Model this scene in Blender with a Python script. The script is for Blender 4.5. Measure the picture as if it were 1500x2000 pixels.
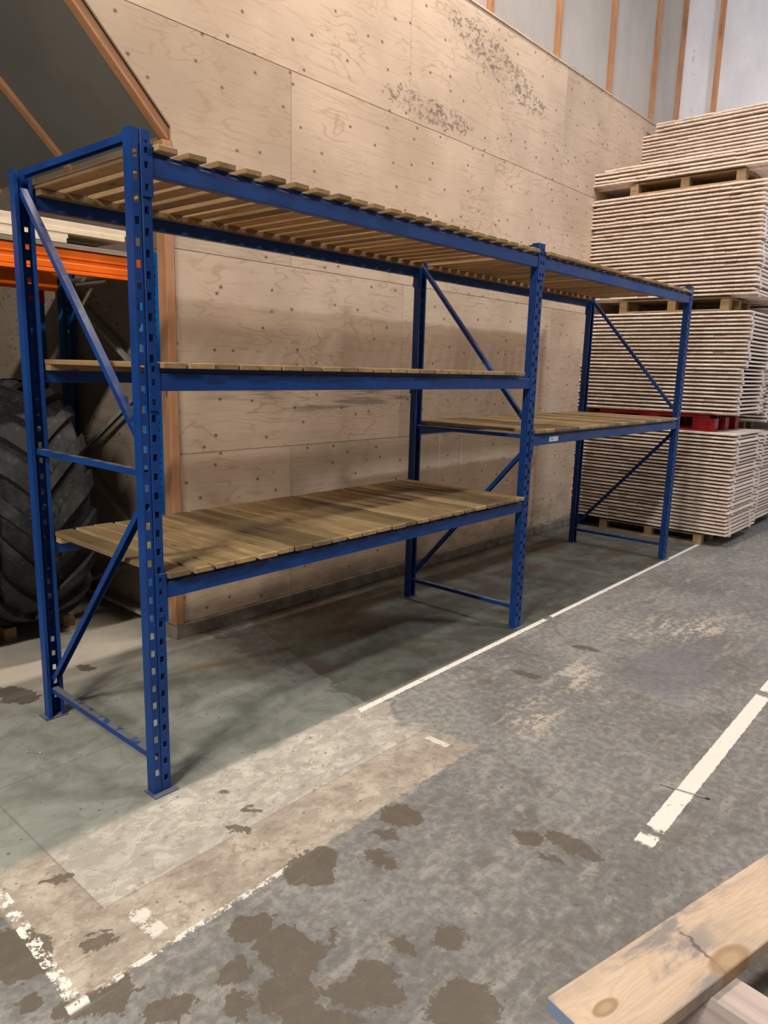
import bpy, bmesh, math, random
from mathutils import Vector, Matrix
random.seed(7)
C = bpy.context.scene
col = C.collection
for o in list(bpy.data.objects): bpy.data.objects.remove(o)
PI = math.pi

# ------------------------------------------------------------------ camera
cam_data = bpy.data.cameras.new('camera')
cam = bpy.data.objects.new('camera', cam_data); col.objects.link(cam)
YAW, PITCH, ROLL, F = math.radians(41.159), math.radians(-11.151), math.radians(1.55), 1426.6
fw = Vector((math.cos(YAW)*math.cos(PITCH), math.sin(YAW)*math.cos(PITCH), math.sin(PITCH)))
rt = Vector((math.sin(YAW), -math.cos(YAW), 0)); up = rt.cross(fw)
r2 = rt*math.cos(ROLL) + up*math.sin(ROLL); u2 = -rt*math.sin(ROLL) + up*math.cos(ROLL)
cam.matrix_world = Matrix(((r2.x, u2.x, -fw.x, -1.5891), (r2.y, u2.y, -fw.y, -2.72), (r2.z, u2.z, -fw.z, 1.9252), (0, 0, 0, 1)))
cam_data.sensor_fit = 'VERTICAL'; cam_data.sensor_height = 24.0
cam_data.lens = 24.0*F/2000.0
cam_data.clip_start = .02; cam_data.clip_end = 100
C.camera = cam

# ------------------------------------------------------------------ world, lamps, exposure
w = bpy.data.worlds.new('world'); C.world = w; w.use_nodes = True
w.node_tree.nodes['Background'].inputs[0].default_value = (1.0, .90, .78, 1)
w.node_tree.nodes['Background'].inputs[1].default_value = .105
C.view_settings.view_transform = 'Standard'; C.view_settings.look = 'None'
C.view_settings.gamma = 1; C.view_settings.exposure = 0.0; C.view_settings.use_curve_mapping = False
def area(name, loc, sx, sy, power, color, rot=(0, 0, 0)):
    l = bpy.data.lights.new(name, 'AREA'); l.shape = 'RECTANGLE'; l.size = sx; l.size_y = sy
    l.energy = power; l.color = color
    o = bpy.data.objects.new(name, l); o.location = loc; o.rotation_euler = rot; col.objects.link(o); return o
def aim(o, target):
    o.rotation_euler = (Vector(target)-o.location).to_track_quat('-Z', 'Y').to_euler()
area('lamp_over_rack', (2.4, -.05, 8.5), 2.6, .16, 520, (1.0, .85, .72))
area('lamp_aisle_near_or_added', (-5.6, -2.4, 6.3), 2.6, .35, 600, (1.0, .97, .88), (math.radians(20), 0, 0))
area('lamp_aisle_near_or_added', (-9.4, -2.4, 6.3), 2.6, .35, 720, (1.0, .97, .88), (math.radians(20), 0, 0))  # extra lamp split off the near one, added to soften post shadows
a = area('lamp_aisle_far', (6.0, -4.5, 7.0), 1.2, .3, 270, (.88, .92, 1.0)); aim(a, (6.5, 0, 1.5))

# ------------------------------------------------------------------ node helpers
class NT:
    def __init__(s, name, rough=.6, metal=0.0):
        s.m = bpy.data.materials.new(name); s.m.use_nodes = True
        s.t = s.m.node_tree; s.b = s.t.nodes['Principled BSDF']
        s.b.inputs['Roughness'].default_value = rough; s.b.inputs['Metallic'].default_value = metal; s.b.inputs['Specular IOR Level'].default_value = .3
    def n(s, kind, **kw):
        nd = s.t.nodes.new(kind)
        for k, v in kw.items(): setattr(nd, k, v)
        return nd
    def put(s, sock, v):
        if isinstance(v, bpy.types.NodeSocket): s.t.links.new(v, sock)
        else: sock.default_value = v
    def math(s, op, a, b=0.0, c=0.0, clamp=False):
        nd = s.n('ShaderNodeMath', operation=op); nd.use_clamp = clamp
        s.put(nd.inputs[0], a); s.put(nd.inputs[1], b); s.put(nd.inputs[2], c); return nd.outputs[0]
    def coord(s, which='Object'): return s.n('ShaderNodeTexCoord').outputs[which]
    def xyz(s, v):
        nd = s.n('ShaderNodeSeparateXYZ'); s.put(nd.inputs[0], v); return nd.outputs
    def comb(s, x, y, z):
        nd = s.n('ShaderNodeCombineXYZ')
        for i, q in enumerate((x, y, z)): s.put(nd.inputs[i], q)
        return nd.outputs[0]
    def vmath(s, op, a, b=(0, 0, 0)):
        nd = s.n('ShaderNodeVectorMath', operation=op); s.put(nd.inputs[0], a); s.put(nd.inputs[1], b)
        return nd.outputs['Value'] if op in ('LENGTH', 'DISTANCE', 'DOT_PRODUCT') else nd.outputs[0]
    def noise(s, v, scale=5, detail=4, rough=.55, dist=0.0, colr=False):
        nd = s.n('ShaderNodeTexNoise'); s.put(nd.inputs['Vector'], v)
        nd.inputs['Scale'].default_value = scale; nd.inputs['Detail'].default_value = detail
        nd.inputs['Roughness'].default_value = rough; nd.inputs['Distortion'].default_value = dist
        return nd.outputs['Color' if colr else 'Fac']
    def ramp(s, v, lo, hi, a=0.0, b=1.0):
        nd = s.n('ShaderNodeMapRange', interpolation_type='SMOOTHSTEP')
        s.put(nd.inputs[0], v); s.put(nd.inputs[1], lo); s.put(nd.inputs[2], hi)
        s.put(nd.inputs[3], a); s.put(nd.inputs[4], b); return nd.outputs[0]
    def mix(s, f, a, b, mode='MIX'):
        nd = s.n('ShaderNodeMix', data_type='RGBA', blend_type=mode); nd.clamp_factor = True
        s.put(nd.inputs[0], f)
        for i, q in ((6, a), (7, b)):
            if isinstance(q, tuple) and len(q) == 3: q = q + (1,)
            s.put(nd.inputs[i], q)
        return nd.outputs[2]
    def map(s, v, scale=(1, 1, 1), loc=(0, 0, 0), rot=(0, 0, 0), kind='POINT'):
        nd = s.n('ShaderNodeMapping', vector_type=kind); s.put(nd.inputs[0], v)
        nd.inputs[1].default_value = loc; nd.inputs[2].default_value = rot; nd.inputs[3].default_value = scale
        return nd.outputs[0]
    def voro(s, v, scale, feat='F1', rnd=1.0, dim='3D'):
        nd = s.n('ShaderNodeTexVoronoi', feature=feat, voronoi_dimensions=dim); s.put(nd.inputs['Vector'], v)
        nd.inputs['Scale'].default_value = scale; nd.inputs['Randomness'].default_value = rnd; return nd.outputs
    def rand(s): return s.n('ShaderNodeObjectInfo').outputs['Random']
    def done(s, color, rough=None, bump=None, bs=.3, bd=.004):
        s.put(s.b.inputs['Base Color'], color if not isinstance(color, tuple) else color + (1,))
        if rough is not None: s.put(s.b.inputs['Roughness'], rough)
        if bump is not None:
            nd = s.n('ShaderNodeBump'); nd.inputs['Strength'].default_value = bs; nd.inputs['Distance'].default_value = bd
            s.put(nd.inputs['Height'], bump); s.t.links.new(nd.outputs[0], s.b.inputs['Normal'])
        return s.m

def mat_painted(name, base, chip=(.30, .30, .32), wear=.68, rough=.42, dust=.0):
    s = NT(name, rough); v = s.n('ShaderNodeNewGeometry').outputs['Position']
    n1 = s.noise(v, 3, 4); n2 = s.noise(v, 60, 5, .7)
    c = s.mix(s.ramp(n1, .3, .7), tuple(x*.82 for x in base), tuple(min(1, x*1.18) for x in base))
    c = s.mix(s.math('MULTIPLY', s.ramp(n2, wear, wear+.04), .55), c, chip)
    if dust:
        nz = s.xyz(s.n('ShaderNodeNewGeometry').outputs['Normal'])[2]
        d = s.math('MULTIPLY', s.ramp(nz, .5, .95), s.ramp(s.noise(v, 14, 3), .38, .5, .2, dust))
        c = s.mix(d, c, (.22, .20, .18))
    return s.done(c, s.ramp(n1, .3, .7, rough-.06, rough+.12))
def mat_wood(name, a, b, dark, axis=1, grain=1.0, knots=True, rough=.75, vary=.35, end=None):
    """sawn board: grain runs along the given local axis, colour varies from board to board"""
    s = NT(name, rough); v = s.coord(); r = s.rand()
    off = s.comb(s.math('MULTIPLY', r, 31.0), s.math('MULTIPLY', r, 17.0), s.math('MULTIPLY', r, 53.0))
    v = s.vmath('ADD', v, off)
    sc = [28*grain]*3; sc[axis] = 1.6*grain
    g = s.noise(s.map(v, tuple(sc)), 1.0, 5, .6, .6)
    sc2 = [9*grain]*3; sc2[axis] = 1.1*grain
    g2 = s.noise(s.map(v, tuple(sc2)), 1.0, 3, .5, 1.2)
    c = s.mix(s.ramp(g, .3, .7), a, b)
    c = s.mix(s.math('MULTIPLY', s.ramp(g2, .52, .72), .6), c, dark)
    if knots:
        sk = [7.0]*3; sk[axis] = 2.6
        d = s.voro(s.map(v, tuple(sk)), 1.0)[0]
        c = s.mix(s.ramp(d, .05, .12, .8, 0.0), c, tuple(x*.45 for x in dark))
    fine = s.noise(v, 5, 3)
    c = s.mix(s.ramp(fine, .35, .7, 0, .25), c, dark)
    k = s.ramp(r, 0, 1, 1-vary, 1+vary*.35)
    c = s.vmath('MULTIPLY', c, s.comb(k, k, k))
    return s.done(c, None, g, .25, .002)

BLUE = mat_painted('blue_paint', (.0045, .040, .185), wear=.735, dust=.85)
BRIGHT = mat_painted('bright_blue_paint', (.008, .21, .80), wear=.75)
NAVY = mat_painted('navy_and_shaded_blue_paint', (.006, .06, .20), wear=.75)  # shade put into the blue of the rear uprights; also the navy profile
ORANGE = mat_painted('orange_paint', (.80, .13, .001), wear=.78)
GALV = mat_painted('galvanised_steel', (.30, .29, .27), wear=.8, rough=.45); GALV.node_tree.nodes['Principled BSDF'].inputs['Metallic'].default_value = .5
REDP = mat_painted('red_plastic', (.30, .008, .012), chip=(.35, .1, .1), wear=.74, rough=.45)
SLAT = mat_wood('treated_slat_wood', (.45, .30, .14), (.33, .215, .10), (.14, .09, .05), 1, vary=.5)
SLAT_TOP = mat_wood('pale_slat_wood', (.46, .29, .14), (.36, .22, .10), (.19, .11, .05), 1)
BATTEN = mat_wood('batten_wood', (.38, .24, .12), (.30, .18, .09), (.14, .08, .04), 0)
RAFTER = mat_wood('orange_stained_timber', (.56, .29, .15), (.47, .23, .115), (.25, .11, .06), 2, 1.0, True, .7, .15)
PALLET = mat_wood('pallet_wood', (.42, .29, .15), (.34, .23, .12), (.18, .12, .06), 1)
PLANKW = mat_wood('pale_plank', (.88, .74, .56), (.78, .64, .47), (.50, .38, .26), 0, 1, True, .75, .1)
GREYW = mat_wood('grey_plank', (.30, .24, .18), (.22, .17, .13), (.10, .08, .06), 0)
FOREW = mat_wood('rough_sawn_plank', (.66, .50, .36), (.56, .43, .33), (.30, .24, .20), 0, .8, True, .7, .05)
FOREG = mat_wood('grey_sawn_timber', (.58, .47, .42), (.44, .36, .34), (.26, .20, .18), 0, .8, True, .7, .05)

def mat_foreplank():
    s = NT('sawn_plank_wood', .65); v = s.coord(); p = s.xyz(v)
    # flat-sawn figure: rings around knots pull the grain lines
    kn = [(.10, -.105, .030), (.52, -.190, .055), (1.1, -.06, .03)]
    pull = 0.0; kd = None
    for kx, ky, kr in kn:
        m = s.vmath('LENGTH', s.map(s.comb(p[0], p[1], 0), (kr*2.2, kr, 1), (kx, ky, 0), (0, 0, 0), 'TEXTURE'))
        pull = s.math('ADD', pull, s.math('DIVIDE', .020, s.math('ADD', s.math('MULTIPLY', m, m), .35)))
        kd = m if kd is None else s.math('MINIMUM', kd, m)
    n = s.noise(s.map(v, (1.2, 5, 1)), 1.5, 4, .55, .4)
    g = s.math('ADD', s.math('MULTIPLY', p[1], 1.0), s.math('ADD', pull, s.math('MULTIPLY', n, .20)))
    rings = s.math('SINE', s.math('MULTIPLY', g, 330.0))
    c = s.mix(s.ramp(n, .35, .65), (.50, .38, .28), (.60, .455, .33))
    c = s.mix(s.math('MULTIPLY', s.ramp(rings, -.6, 1.0), .26), c, (.42, .30, .21))
    fine = s.noise(s.map(v, (6, 90, 20)), 1, 4, .6)
    c = s.mix(s.ramp(fine, .45, .75, 0, .3), c, (.36, .28, .22))
    grey = s.noise(s.map(v, (3, 9, 1), (4, 1, 0)), 1, 5, .65, .5)
    edge = s.ramp(p[1], -.07, .0, 0, 1); e2 = s.ramp(s.math('ABSOLUTE', s.math('SUBTRACT', p[0], .42)), .0, .34, .95, .0)
    c = s.mix(s.math('MULTIPLY', s.ramp(grey, .48, .62), s.math('ADD', s.math('MULTIPLY', edge, .6), e2), clamp=True), c, (.25, .22, .21))
    # split running out of the knot
    cr = s.math('ADD', s.math('SUBTRACT', p[0], .50), s.math('ADD', s.math('MULTIPLY', s.math('SUBTRACT', s.noise(v, 16, 3), .5), .09), s.math('MULTIPLY', p[1], -.15)))
    crack = s.math('MULTIPLY', s.ramp(s.math('ABSOLUTE', cr), .002, .009, 1, 0), s.ramp(p[1], -.06, -.045, 1, 0))
    c = s.mix(s.math('MULTIPLY', crack, .75), c, (.08, .06, .05))
    c = s.mix(s.ramp(kd, .55, .8, .85, 0), c, (.30, .19, .10)); c = s.mix(s.ramp(kd, .2, .5, .5, 0), c, (.50, .36, .22))
    return s.done(c, None, fine, .3, .002)
FOREP = mat_foreplank()
def mat_panel():
    s = NT('raw_panel_wood', .8); v = s.coord(); r = s.rand(); p = s.xyz(v)
    cell = s.math('FLOOR', s.math('DIVIDE', p[1], .1176))
    wn = s.n('ShaderNodeTexWhiteNoise', noise_dimensions='2D'); s.put(wn.inputs['Vector'], s.comb(cell, s.math('MULTIPLY', r, 91), 0))
    q = s.vmath('ADD', v, s.comb(0, s.math('MULTIPLY', r, 40), 0))
    c = s.mix(wn.outputs['Value'], (.78, .64, .55), (.92, .81, .71))
    n1 = s.noise(s.map(q, (3, 22, 22)), 1, 4)
    c = s.mix(s.ramp(n1, .45, .75, 0, .5), c, (.48, .37, .30))
    n2 = s.noise(q, 55, 3, .7)
    c = s.mix(s.ramp(n2, .72, .78, 0, .5), c, (.14, .10, .08))
    return s.done(c, None, n1, .2, .002)
PANEL = mat_panel()

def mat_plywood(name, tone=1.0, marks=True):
    s = NT(name, .72); v = s.n('ShaderNodeNewGeometry').outputs['Position']; p = s.xyz(v)
    row = s.math('FLOOR', s.math('DIVIDE', s.math('ADD', p[2], .04), 1.346))
    colm = s.math('FLOOR', s.math('DIVIDE', s.math('ADD', p[0], s.math('ADD', .43, s.math('MULTIPLY', s.math('MODULO', row, 2.0), 1.35))), 2.67))
    q = s.vmath('ADD', v, s.comb(s.math('MULTIPLY', row, 3.7), s.math('MULTIPLY', colm, 5.3), s.math('MULTIPLY', colm, 2.9)))
    big = s.noise(s.map(q, (1.0, 1.0, 3.2)), 1.1, 3, .5, .4)
    rings = s.math('FRACT', s.math('MULTIPLY', big, 13.0))
    line = s.ramp(s.math('ABSOLUTE', s.math('SUBTRACT', rings, .5)), .0, .16, 1, 0)
    fine = s.noise(s.map(q, (3, 3, 45)), 1.0, 4, .6)
    blotch = s.noise(q, 1.2, 3)
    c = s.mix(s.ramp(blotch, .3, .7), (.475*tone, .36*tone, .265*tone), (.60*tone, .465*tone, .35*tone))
    wn = s.n('ShaderNodeTexWhiteNoise', noise_dimensions='2D'); s.put(wn.inputs['Vector'], s.comb(row, colm, 0)); tk = s.ramp(wn.outputs['Value'], 0, 1, .86, 1.06); c = s.vmath('MULTIPLY', c, s.comb(tk, tk, tk))
    c = s.mix(s.math('MULTIPLY', line, s.ramp(s.noise(q, 2.2, 2), .40, .60, 0, .55)), c, (.36*tone, .24*tone, .145*tone))
    c = s.mix(s.ramp(fine, .48, .74, 0, .45), c, (.38*tone, .26*tone, .16*tone))
    qp = s.xyz(q); vo = s.voro(s.comb(s.math('ADD', qp[0], qp[1]), s.math('MULTIPLY', qp[2], 1.3), 0), 3.6, dim='2D'); d = vo[0]; wob = s.noise(q, 40, 2)
    dd = s.math('ADD', d, s.math('MULTIPLY', s.math('SUBTRACT', wob, .5), .05))
    keep = s.ramp(s.xyz(vo[1])[0], .25, .28)
    c = s.mix(s.math('MULTIPLY', keep, s.ramp(dd, .045, .075, .62, 0)), c, (.20*tone, .12*tone, .065*tone))
    c = s.mix(s.math('MULTIPLY', keep, s.ramp(dd, .02, .035, .85, 0)), c, (.09, .055, .03))
    dk = s.noise(s.map(q, (14, 14, 40)), 1, 3, .6)
    c = s.mix(s.ramp(dk, .70, .76, 0, .6), c, (.22*tone, .15*tone, .09*tone))
    if marks:
        def ell(cx, cz, rx, rz, ang, soft=.5):
            vv = s.comb(p[0], p[2], 0)
            m = s.map(vv, (rx, rz, 1), (cx, cz, 0), (0, 0, ang), 'TEXTURE')
            return s.ramp(s.vmath('LENGTH', m), soft, 1.0, 1, 0)
        sp = s.noise(s.map(v, (16, 1, 22)), 1, 6, .75, .8)
        mold = s.math('MAXIMUM', ell(4.95, 4.80, 1.5, .26, -.22), ell(3.85, 4.14, 1.0, .17, .0))
        mold = s.math('MAXIMUM', mold, s.math('MULTIPLY', ell(4.8, 4.5, 2.2, .8, 0), .55))
        thr = s.math('SUBTRACT', .76, s.math('MULTIPLY', mold, .25))
        c = s.mix(s.math('MULTIPLY', s.ramp(sp, thr, s.math('ADD', thr, .05)), s.math('MULTIPLY', mold, .75, clamp=True)), c, (.10, .075, .06))
        c = s.mix(s.math('MULTIPLY', mold, .16), c, (.24, .19, .14))
        drip = s.noise(s.map(v, (38, 1, 1.3)), 1, 4, .6, .2)
        dm = s.math('MULTIPLY', ell(4.33, 1.2, .42, .95, 0, .3), s.ramp(drip, .56, .64, 0, .8))
        c = s.mix(dm, c, (.62, .58, .52))
        scr = s.noise(s.map(v, (1.6, 1, 26)), 1, 4, .6, .5)
        c = s.mix(s.math('MULTIPLY', ell(2.7, 1.68, 1.5, .16, 0), s.ramp(scr, .5, .62, 0, .55)), c, (.10, .075, .06))
        lo = s.noise(s.map(v, (3, 1, 5)), 1, 4)
        c = s.mix(s.math('MULTIPLY', s.ramp(p[2], .1, .75, 1, 0), s.ramp(lo, .4, .65, .05, .55)), c, (.17, .14, .105))
    return s.done(c, None, fine, .12, .002)
PLY = mat_plywood('plywood'); PLY2 = mat_plywood('recess_plywood_shaded', .40, False); PLY3 = mat_plywood('recess_rear_plywood_shaded', .08, False)  # recess sheets darkened: shade the lamps leave out is put into their tone

def mat_greypanel(name, base, cracks=.6):
    s = NT(name, .7); v = s.n('ShaderNodeNewGeometry').outputs['Position']
    n1 = s.noise(s.map(v, (1, 1, .5)), 1.3, 4)
    c = s.mix(s.ramp(n1, .3, .7), tuple(x*.86 for x in base), tuple(x*1.1 for x in base))
    n2 = s.noise(s.map(v, (7, 7, 4)), 1.6, 6, .78, 2.0)
    c = s.mix(s.ramp(n2, .62, .68, 0, cracks), c, (.12, .11, .11))
    return s.done(c)
GREYUP = mat_greypanel('grey_wall_panel', (.415, .385, .355)); GREYBACK = mat_greypanel('pale_foil_panel', (.74, .76, .84), .8)
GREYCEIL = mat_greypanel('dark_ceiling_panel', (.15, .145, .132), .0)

def mat_floor():
    s = NT('concrete_floor', .55); v = s.n('ShaderNodeNewGeometry').outputs['Position']; p = s.xyz(v)
    n_lo = s.noise(v, .9, 5, .6); n_mid = s.noise(v, 3.5, 6, .65, .4); n_hi = s.noise(v, 22, 6, .7); n_vhi = s.noise(v, 120, 3, .6)
    streak = s.noise(s.map(v, (2.0, 9, 1), rot=(0, 0, .5)), 1.2, 5, .65, .6)
    wv = s.noise(v, 5, 4, .6, 0, True)
    def jitter(amp): return s.math('MULTIPLY', s.math('SUBTRACT', n_mid, .5), amp)
    # grey aisle floor
    c = s.mix(s.ramp(n_lo, .32, .68), (.155, .151, .142), (.255, .249, .236))
    c = s.mix(s.ramp(streak, .50, .66, 0, .45), c, (.36, .325, .28))
    c = s.mix(s.ramp(n_mid, .34, .46, .6, 0), c, (.13, .117, .102))
    c = s.mix(s.ramp(n_hi, .42, .56, .45, 0), c, (.10, .092, .082))
    c = s.mix(s.ramp(n_hi, .56, .68, 0, .35), c, (.38, .36, .33))
    nb = s.noise(s.map(v, (1, 1, 1), (5, 2, 0)), 7, 7, .75, .3); c = s.mix(s.ramp(nb, .58, .66, 0, .45), c, (.40, .365, .315))
    # greenish old paint plus painted-in rack shade, right of the joint
    u = s.math('MULTIPLY', s.ramp(p[1], -.06, -.03), s.ramp(s.math('ADD', p[0], s.math('MULTIPLY', p[1], -.3)), 1.29, 1.31))
    g = s.mix(s.ramp(n_mid, .35, .65), (.105, .106, .083), (.185, .183, .152))
    g = s.mix(s.ramp(s.noise(s.map(v, (1, 2, 1)), 1.5, 4), .5, .62, 0, .7), g, (.115, .08, .058))
    g = s.mix(s.ramp(streak, .62, .74, 0, .4), g, (.30, .29, .25))
    c = s.mix(u, c, g)
    # pale poured patch in front of the near bay
    ex = s.math('ADD', p[0], s.math('ADD', jitter(1.3), s.math('MULTIPLY', s.math('SUBTRACT', n_hi, .5), .25)))
    jag = s.math('MULTIPLY', s.math('SUBTRACT', n_hi, .5), .05)
    ya = s.math('ADD', p[1], s.math('ADD', jag, s.ramp(p[0], .25, 1.8, 0, -.0)))
    patch = s.math('MULTIPLY', s.ramp(ex, 1.30, 1.42, 1, 0), s.math('MULTIPLY', s.ramp(ya, -.815, -.795), s.ramp(s.math('ADD', p[0], jag), -.77, -.75)))
    tan_ = s.mix(s.ramp(n_mid, .35, .65), (.31, .26, .21), (.47, .41, .335))
    tan_ = s.mix(s.ramp(n_hi, .55, .68, 0, .6), tan_, (.54, .49, .42))
    pale = s.mix(s.ramp(n_mid, .3, .7), (.39, .36, .315), (.56, .52, .455))
    pale = s.mix(s.ramp(n_hi, .56, .7, 0, .5), pale, (.60, .565, .505))
    nq = s.noise(s.map(v, (1, 1.4, 1), (7, 3, 0)), 9, 6, .75, .5); pale = s.mix(s.ramp(nq, .46, .56, .6, 0), pale, (.30, .27, .225)); tan_ = s.mix(s.ramp(nq, .42, .55, .5, 0), tan_, (.22, .18, .14))
    pale = s.mix(s.ramp(n_hi, .36, .45, .6, 0), pale, (.24, .205, .17))
    tan_ = s.mix(s.ramp(n_hi, .36, .45, .6, 0), tan_, (.20, .16, .12))
    inner = s.math('MULTIPLY', s.ramp(p[1], -.50, -.485), s.ramp(p[0], -.51, -.495))
    pc = s.mix(inner, tan_, pale)
    gr = s.mix(s.ramp(n_mid, .33, .66), (.23, .228, .190), (.38, .378, .325))
    gr = s.mix(s.ramp(streak, .55, .7, 0, .4), gr, (.20, .18, .14))
    pc = s.mix(s.ramp(s.math('ADD', p[1], jag), -.10, .02), pc, gr)  # shaded side of the shelf shadow edge painted in as grey-green
    pc = s.mix(s.math('MULTIPLY', s.ramp(p[1], 1.15, 1.6), s.ramp(n_lo, .3, .6, .4, 1)), pc, (.40, .35, .29))
    c = s.mix(patch, c, pc)
    # joints cut in the patch
    def joint(coordv, at, cond):
        d = s.math('ABSOLUTE', s.math('SUBTRACT', coordv, at)); return s.math('MULTIPLY', s.ramp(d, .002, .006, .38, 0), cond)
    j = joint(p[1], -.49, s.ramp(p[0], -.5, -.49)); j = s.math('MAXIMUM', j, joint(p[0], -.505, s.math('MULTIPLY', s.ramp(p[1], -.49, -.48), s.ramp(p[1], 1.4, 1.5, 1, 0))))
    j = s.math('MAXIMUM', j, joint(p[1], .55, s.ramp(p[0], 1.3, 1.5, 1, 0)))
    j = s.math('MAXIMUM', j, joint(s.math('ADD', p[0], s.math('MULTIPLY', p[1], -.3)), 1.3, s.ramp(p[1], -.05, 0)))
    c = s.mix(s.math('MULTIPLY', j, patch), c, (.13, .11, .09))
    # bluish worn zone and pale scuffs further up the aisle
    def ell(cx, cy, rx, ry, ang, lo=.55, hi=1.0, warp=.9):
        wvv = s.vmath('ADD', s.comb(p[0], p[1], 0), s.vmath('MULTIPLY', s.vmath('SUBTRACT', wv, (.5, .5, .5)), (warp*.2, warp*.2, 0)))
        m = s.map(wvv, (rx, ry, 1), (cx, cy, 0), (0, 0, ang), 'TEXTURE')
        return s.ramp(s.vmath('LENGTH', m), lo, hi, 1, 0)
    c = s.mix(s.math('MULTIPLY', ell(3.15, -1.15, .65, .36, 0), .6), c, (.14, .14, .15))
    lt = s.math('MAXIMUM', ell(4.1, -.95, .9, .38, -.5, .1), s.math('MAXIMUM', ell(2.6, -.75, .5, .25, .3, .1), ell(1.9, -.85, .45, .25, .2, .1)))
    c = s.mix(s.math('MULTIPLY', lt, s.ramp(s.math('ADD', n_hi, streak), .95, 1.12, .1, .8)), c, (.50, .44, .37))
    c = s.mix(s.math('MULTIPLY', ell(1.05, 1.05, .25, .08, -.4, .2), .6), c, (.34, .20, .05))
    c = s.mix(s.math('MULTIPLY', ell(.15, -1.05, 2.4, .12, -.15, .2), .0), c, (.3, .3, .3))
    # damp brown stains
    ST = [(0.66,-0.90,0.083,0.070,-1.25),(0.52,-0.94,0.056,0.030,-1.12),(0.38,-1.02,0.068,0.040,-1.47),(0.16,-0.85,0.113,0.070,0.12),(0.15,-0.93,0.054,0.045,-0.81),(-0.17,-1.10,0.117,0.070,-1.21),(-0.22,-1.18,0.066,0.090,-0.74),(-0.30,-1.25,0.081,0.070,-1.11),(-0.05,-1.18,0.059,0.015,0.22),(-0.05,-1.39,0.067,0.050,-0.97),(-0.14,-1.41,0.126,0.045,-0.98),(0.04,-1.67,0.110,0.080,-0.48),(0.08,-1.64,0.039,0.060,-1.34),(0.23,-1.47,0.053,0.050,-1.38),(0.10,-1.39,0.050,0.025,-1.54),(-0.29,-1.38,0.124,0.040,-0.89),(-0.55,-0.22,0.053,0.020,-0.41),(-0.59,-0.62,0.052,0.035,-0.12),(-0.85,-0.70,0.043,0.025,-0.60),(-0.71,-0.84,0.108,0.050,-0.28),(-0.58,-1.02,0.070,0.035,-0.28),(-0.20,-0.94,0.077,0.045,-0.25),(-0.35,-1.06,0.048,0.045,-1.03),(-0.43,-1.17,0.041,0.050,-1.05),(-0.18,-1.13,0.083,0.050,-0.48),(-0.80,-0.48,0.119,0.090,-1.50),(0.91,-1.40,0.059,0.040,-1.20),(0.99,-1.56,0.113,0.045,-1.59),(0.86,-1.54,0.063,0.012,-1.38),(0.24,-0.20,0.017,0.012,-1.07),(0.23,-0.40,0.048,0.020,-0.92),(0.11,-0.46,0.055,0.020,-1.19),(0.46,1.57,0.067,0.030,-1.29),(-0.00,1.48,0.150,0.080,-1.39),(2.39,-0.51,0.105,0.030,-1.40),(3.09,-0.58,0.091,0.030,-1.34)]
    wz = s.noise(v, 13, 6, .72, .4, True)
    wp = s.vmath('ADD', s.comb(p[0], p[1], 0), s.vmath('MULTIPLY', s.vmath('SUBTRACT', wz, (.5, .5, .5)), (.17, .17, 0)))
    m = None
    for cx, cy, rx, ry, ang in ST:
        L = s.vmath('LENGTH', s.map(wp, (rx*1.15, ry*1.15, 1), (cx, cy, 0), (0, 0, ang), 'TEXTURE'))
        m = L if m is None else s.math('MINIMUM', m, L)
    stain = s.math('MULTIPLY', s.ramp(m, .95, 1.01, .85, 0), s.ramp(n_hi, .32, .5, .75, 1))
    c = s.mix(stain, c, s.mix(n_hi, (.085, .066, .047), (.125, .10, .074)))
    # worn white line paint
    def line(across, c0, hw, along, a0, a1, wear):
        a = s.math('ADD', across, s.math('MULTIPLY', s.math('SUBTRACT', n_hi, .5), .02))
        k = s.ramp(s.math('ABSOLUTE', s.math('SUBTRACT', a, c0)), hw-.003, hw, 1, 0)
        k = s.math('MULTIPLY', k, s.math('MULTIPLY', s.ramp(along, a0, a0+.02), s.ramp(along, a1-.02, a1, 1, 0)))
        return s.math('MULTIPLY', k, s.ramp(s.math('ADD', n_hi, s.math('MULTIPLY', n_vhi, .25)), wear, wear+.03))
    jx = s.math('ADD', p[0], s.math('MULTIPLY', s.math('SUBTRACT', n_hi, .5), .12))
    ya2 = s.math('ADD', p[1], s.math('MULTIPLY', p[0], -.012))
    P_ = line(ya2, -.10, .022, jx, 1.25, 3.45, .50)
    P_ = s.math('MAXIMUM', P_, line(ya2, -.10, .022, jx, 3.52, 7.3, .42))
    yb = s.math('ADD', p[1], s.math('MULTIPLY', p[0], -.018))
    P_ = s.math('MAXIMUM', P_, line(yb, -1.785, .042, jx, 1.20, 1.30, .50))
    P_ = s.math('MAXIMUM', P_, line(yb, -1.785, .042, jx, 1.335, 3.15, .45))
    P_ = s.math('MAXIMUM', P_, line(yb, -1.785, .042, jx, 3.22, 6.5, .45))
    xl = s.math('ADD', p[0], s.math('MULTIPLY', p[1], -.05))
    P_ = s.math('MAXIMUM', P_, line(xl, -.715, .024, p[1], -.78, .3, .635))
    P_ = s.math('MAXIMUM', P_, line(xl, -.715, .034, p[1], -.835, -.78, .50))
    P_ = s.math('MAXIMUM', P_, s.math('MULTIPLY', line(p[1], -.80, .014, p[0], -.70, .12, .62), .8))
    P_ = s.math('MAXIMUM', P_, s.math('MULTIPLY', line(p[0], 1.29, .022, p[1], -.70, -.54, .52), .7))
    P_ = s.math('MAXIMUM', P_, s.math('MULTIPLY', line(p[0], -.43, .035, p[1], -.75, -.56, .60), .7))
    c = s.mix(P_, c, (.74, .71, .64))
    # grit, chips
    c = s.mix(s.ramp(n_vhi, .28, .40, .35, 0), c, (.10, .09, .08))
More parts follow.
